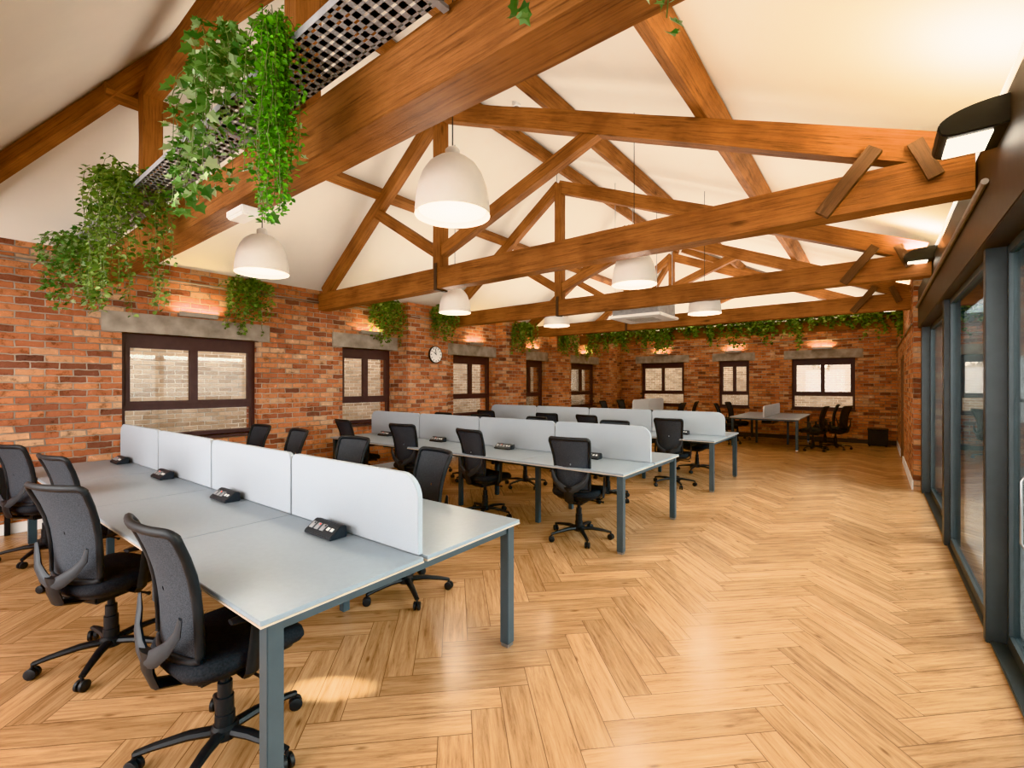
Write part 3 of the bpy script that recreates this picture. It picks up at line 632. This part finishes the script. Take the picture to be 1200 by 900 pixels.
def outline(s):
    W2, r = 0.19, 0.03; pts = []
    for cx, cz, a0 in ((W2 - r, HH - r, 0), (-W2 + r, HH - r, PI / 2), (-W2 + r, -HH + r, PI), (W2 - r, -HH + r, 1.5 * PI)):
        for q in range(6):
            a = a0 + PI / 2 * q / 5; pts.append((cx + r * math.cos(a), cz + r * math.sin(a)))
        nx = {0: (-1, 0), PI / 2: (0, -1), PI: (1, 0), 1.5 * PI: (0, 1)}[a0]
        ln = (2 * W2 - 2 * r) if nx[0] else (2 * HH - 2 * r); ex, ez = pts[-1]
        for q in range(1, 6): pts.append((ex + nx[0] * ln * q / 6, ez + nx[1] * ln * q / 6))
    return [back_pt(s * x / W2, 0.5 + 0.5 * s * z / HH) for x, z in pts]
def make_chair():
    t = thing('task_chair', 'x', 'chair', (0, 0, 0), 0, 'black mesh task chairs')
    cushion(G(), 0.49, 0.48, [(0.80, 0.435), (0.95, 0.44), (1.0, 0.46), (1.0, 0.475), (0.97, 0.497), (0.88, 0.508), (0.6, 0.512), (0.25, 0.512)], 0.02, p=4.5).build('seat', M['fabric'], t, smooth=True, angle=60)
    cushion(G(), 0.42, 0.42, [(0.8, 0.405), (1, 0.415), (1.02, 0.437)], 0.02).build('seat_shell', M['black'], t, smooth=True)
    G().tube(outline(1.0), 0.014, n=8, closed=True, sy=1.3).build('back_frame', M['rim'], t, smooth=True, angle=70)
    g = G(); rs = [outline(s) for s in (0.985, 0.8, 0.6, 0.4, 0.2, 0.03)]; g.rings(rs, caps=False); g.build('back_mesh', M['mesh'], t, smooth=True, angle=180)
    G().tube([(0, -0.02, 0.40), (0, -0.17, 0.395), (0, -0.25, 0.42), (0, -0.27, 0.48), (0, -0.275, 0.56)], [0.024, 0.024, 0.026, 0.026, 0.026], n=8, sx=0.6, sy=1.9, up=(1, 0, 0)).build('back_spine', M['black'], t, smooth=True)
    for s in (-1, 1):
        G().tube([(s * 0.01, -0.272, 0.52), (s * 0.07, -0.27, 0.55), (s * 0.135, -0.258, 0.595), (s * 0.175, -0.24, 0.65), (s * 0.19, -0.235, 0.71)], [0.034, 0.034, 0.028, 0.022, 0.012], n=8, sx=1.0, sy=0.45, up=(0, 1, 0)).build('back_support_arm', M['greyplastic'], t, smooth=True)
    for s in (-1, 1):
        ar = G().tube([(s * 0.14, -0.02, 0.415), (s * 0.235, -0.02, 0.415), (s * 0.262, -0.02, 0.44), (s * 0.268, -0.01, 0.53), (s * 0.266, 0.0, 0.65)], [0.016, 0.017, 0.02, 0.02, 0.016], n=8, sx=0.5, sy=1.4, up=(0, 1, 0)).build('armrest', M['black'], t, smooth=True)
        G().tube([(s * 0.262, -0.10, 0.662), (s * 0.266, -0.06, 0.66), (s * 0.268, 0.05, 0.66), (s * 0.262, 0.11, 0.66)], [0.024, 0.032, 0.032, 0.024], n=10, sx=1.0, sy=0.35).build('arm_pad', M['rim'], ar, smooth=True)
    G().cbox((0, -0.01, 0.385), (0.17, 0.24, 0.05)).build('tilt_mechanism', M['black'], t, bevel=0.01)
    G().tube([(0.08, 0.02, 0.385), (0.22, 0.03, 0.38), (0.25, 0.03, 0.38)], [0.006, 0.006, 0.011], n=6).build('tilt_lever', M['black'], t, smooth=True)
    G().lathe([(0.038, 0.07), (0.038, 0.17), (0.034, 0.172), (0.034, 0.24), (0.028, 0.242), (0.028, 0.30), (0.018, 0.302), (0.018, 0.37)], n=16).build('gas_lift', M['black'], t, smooth=True)
    G().lathe([(0.03, 0.065), (0.055, 0.075), (0.052, 0.115), (0.04, 0.125)], n=20).build('base_hub', M['black'], t, smooth=True)
    for k_ in range(5):
        a = 2 * PI * k_ / 5 + PI / 2; c, q = math.cos(a), math.sin(a)
        G().tube([(0.03 * c, 0.03 * q, 0.098), (0.13 * c, 0.13 * q, 0.102), (0.25 * c, 0.25 * q, 0.088), (0.315 * c, 0.315 * q, 0.075)], [0.026, 0.024, 0.019, 0.016], n=8, sx=1.0, sy=0.75).build('base_leg', M['black'], t, smooth=True)
        cg = G(); cx, cy = 0.315 * c, 0.315 * q; w_ = Vector((math.cos(a + 1.1), math.sin(a + 1.1), 0)); fw = Vector((-w_.y, w_.x, 0))
        for s in (-1, 1):
            ctr = Vector((cx, cy, 0.029)) + w_ * (s * 0.014)
            cg.rings([[ctr + w_ * (e * 0.010) + fw * (0.029 * rr * math.cos(2 * PI * j / 14)) + Vector((0, 0, 0.029 * rr * math.sin(2 * PI * j / 14))) for j in range(14)] for e, rr in ((-1, 0.8), (-0.7, 1), (0.7, 1), (1, 0.8))])
        cg.lathe([(0.008, 0.03), (0.008, 0.08)], (cx, cy, 0), n=8)
        cg.build('caster', M['black'], t, smooth=True)
    return t
proto = make_chair(); used = [False]
def chair(x, y, deg, lab):
    o = proto if not used[0] else copy_tree(proto); used[0] = True
    o.location = (x, y, 0); o.rotation_euler = (0, 0, math.radians(deg)); o['label'] = lab; return o
ordn = ('first', 'second', 'third', 'fourth')
for i, (x, y, d) in enumerate(((-2.16, 0.80, 4), (-3.42, 0.68, 22), (-4.75, 0.86, 12), (-5.9, 0.72, 20))):
    chair(x, y, d, 'black mesh task chair on camera side of nearest bench, %s from its right end' % ordn[i])
for i, (x, y, d) in enumerate(((-2.76, 2.25, 172), (-3.95, 2.35, 186), (-5.15, 2.4, 176), (-6.05, 2.4, 184))):
    chair(x, y, d, 'black mesh task chair on window side of nearest bench, %s from its right end' % ordn[i])
for i, (x, y, d) in enumerate(((-2.36, 4.12, 8), (-3.62, 4.12, -6), (-4.85, 4.1, 10), (-6.05, 4.05, -5))):
    chair(x, y, d, 'black mesh task chair on camera side of middle bench, %s from its right end' % ordn[i])
for i, (x, y, d) in enumerate(((-2.85, 5.75, 185), (-4.2, 5.7, 172), (-5.2, 5.55, 182), (-6.1, 5.55, 180))):
    chair(x, y, d, 'black mesh task chair on far side of middle bench, %s from its right end' % ordn[i])
for i, (x, y, d) in enumerate(((-2.45, 7.15, 4), (-3.75, 7.1, -8), (-4.6, 7.1, 6), (-6.0, 7.1, 0))):
    chair(x, y, d, 'black mesh task chair on camera side of third bench, %s from its right end' % ordn[i])
for i, (x, y, d) in enumerate(((-2.5, 8.55, 178), (-3.6, 8.6, 186), (-4.9, 8.55, 175), (-6.0, 8.55, 180))):
    chair(x, y, d, 'black mesh task chair on far side of third bench, %s from its right end' % ordn[i])
for i, (x, y, d) in enumerate(((-1.15, 12.9, 82), (-1.0, 14.1, 96), (-0.75, 13.5, 70))):
    chair(x, y, d, 'black mesh task chair right of the far right bench, %s from the camera' % ordn[i])
for i, (x, y, d) in enumerate(((-3.05, 13.0, -85), (-3.05, 14.2, -95))):
    chair(x, y, d, 'black mesh task chair left of the far right bench, %s from the camera' % ordn[i])
for i, (x, y, d) in enumerate(((-4.4, 12.9, 88), (-4.4, 14.1, 95))):
    chair(x, y, d, 'black mesh task chair right of the far left bench, %s from the camera' % ordn[i])
for i, (x, y, d) in enumerate(((-6.3, 12.9, -88), (-6.3, 14.1, -95))):
    chair(x, y, d, 'black mesh task chair left of the far left bench, %s from the camera' % ordn[i])

# ---------------------------------------------------------------- lights
def area(name, loc, rot, sx, sy, e, col):
    l = bpy.data.lights.new(name, 'AREA'); l.shape = 'RECTANGLE'; l.size = sx; l.size_y = sy; l.energy = e; l.color = col
    o = bpy.data.objects.new(name, l); COL.objects.link(o); o.location = loc; o.rotation_euler = rot; return o
for y, e in ((2.7, 24), (5.45, 38), (8.25, 55), (11.05, 85), (13.6, 65)):
    area('ceiling_fill_light', (-3.2, y, 2.98), (PI, 0, 0), 5.8, 1.9, e, (1, 0.93, 0.82))  # added fill lamps facing up to brighten the ceiling, no fitting on the trusses
area('rear_fill_light', (-3.0, YN + 0.15, 1.9), (PI / 2, 0, 0), 6.0, 2.0, 180, (1, 0.99, 0.97))  # added soft fill from behind the camera, not a window
area('terrace_sky_light', (3.0, 5.5, 3.6), (0, math.radians(56), 0), 3.0, 10.0, 1200, (0.98, 0.99, 1.0))
area('alley_daylight', (-8.2, 8, 6.0), (0, math.radians(-60) + PI, 0), 1.0, 18.0, 900, (1, 0.93, 0.8))
def sunspot(tgt, deg, nm, e, bl):
    l = bpy.data.lights.new(nm, 'SPOT'); l.energy = e; l.spot_size = math.radians(deg); l.spot_blend = bl; l.shadow_soft_size = 0.03; l.color = (1, 0.95, 0.87)
    o = bpy.data.objects.new(nm, l); COL.objects.link(o); tgt = Vector(tgt); o.location = tgt + Vector((0.70, 0.565, 0.44)) * 8
    o.rotation_euler = (tgt - o.location).to_track_quat('-Z', 'Y').to_euler()
sunspot((-1.95, 1.35, 1.12), 6.2, 'desk_sun_light', 24000, 0.15); sunspot((-2.18, 1.30, 0.0), 1.4, 'floor_sun_light', 24000, 0.4)
w = bpy.data.worlds.new('World'); S.world = w; w.use_nodes = True
bg = w.node_tree.nodes['Background']; bg.inputs[0].default_value = (0.95, 0.97, 1.0, 1); bg.inputs[1].default_value = 3.0
try: S.view_settings.view_transform = 'Khronos PBR Neutral'
except Exception: S.view_settings.view_transform = 'Filmic'
S.view_settings.look = 'None'
S.view_settings.exposure = 0.72

cam = bpy.data.cameras.new('camera'); co = bpy.data.objects.new('camera', cam); COL.objects.link(co)
co.location = (0, 0, 1.55); co.rotation_euler = (PI / 2, 0, math.radians(38)); cam.lens = 545 / 1200 * 36; cam.sensor_width = 36; cam.clip_start = 0.05
S.camera = co
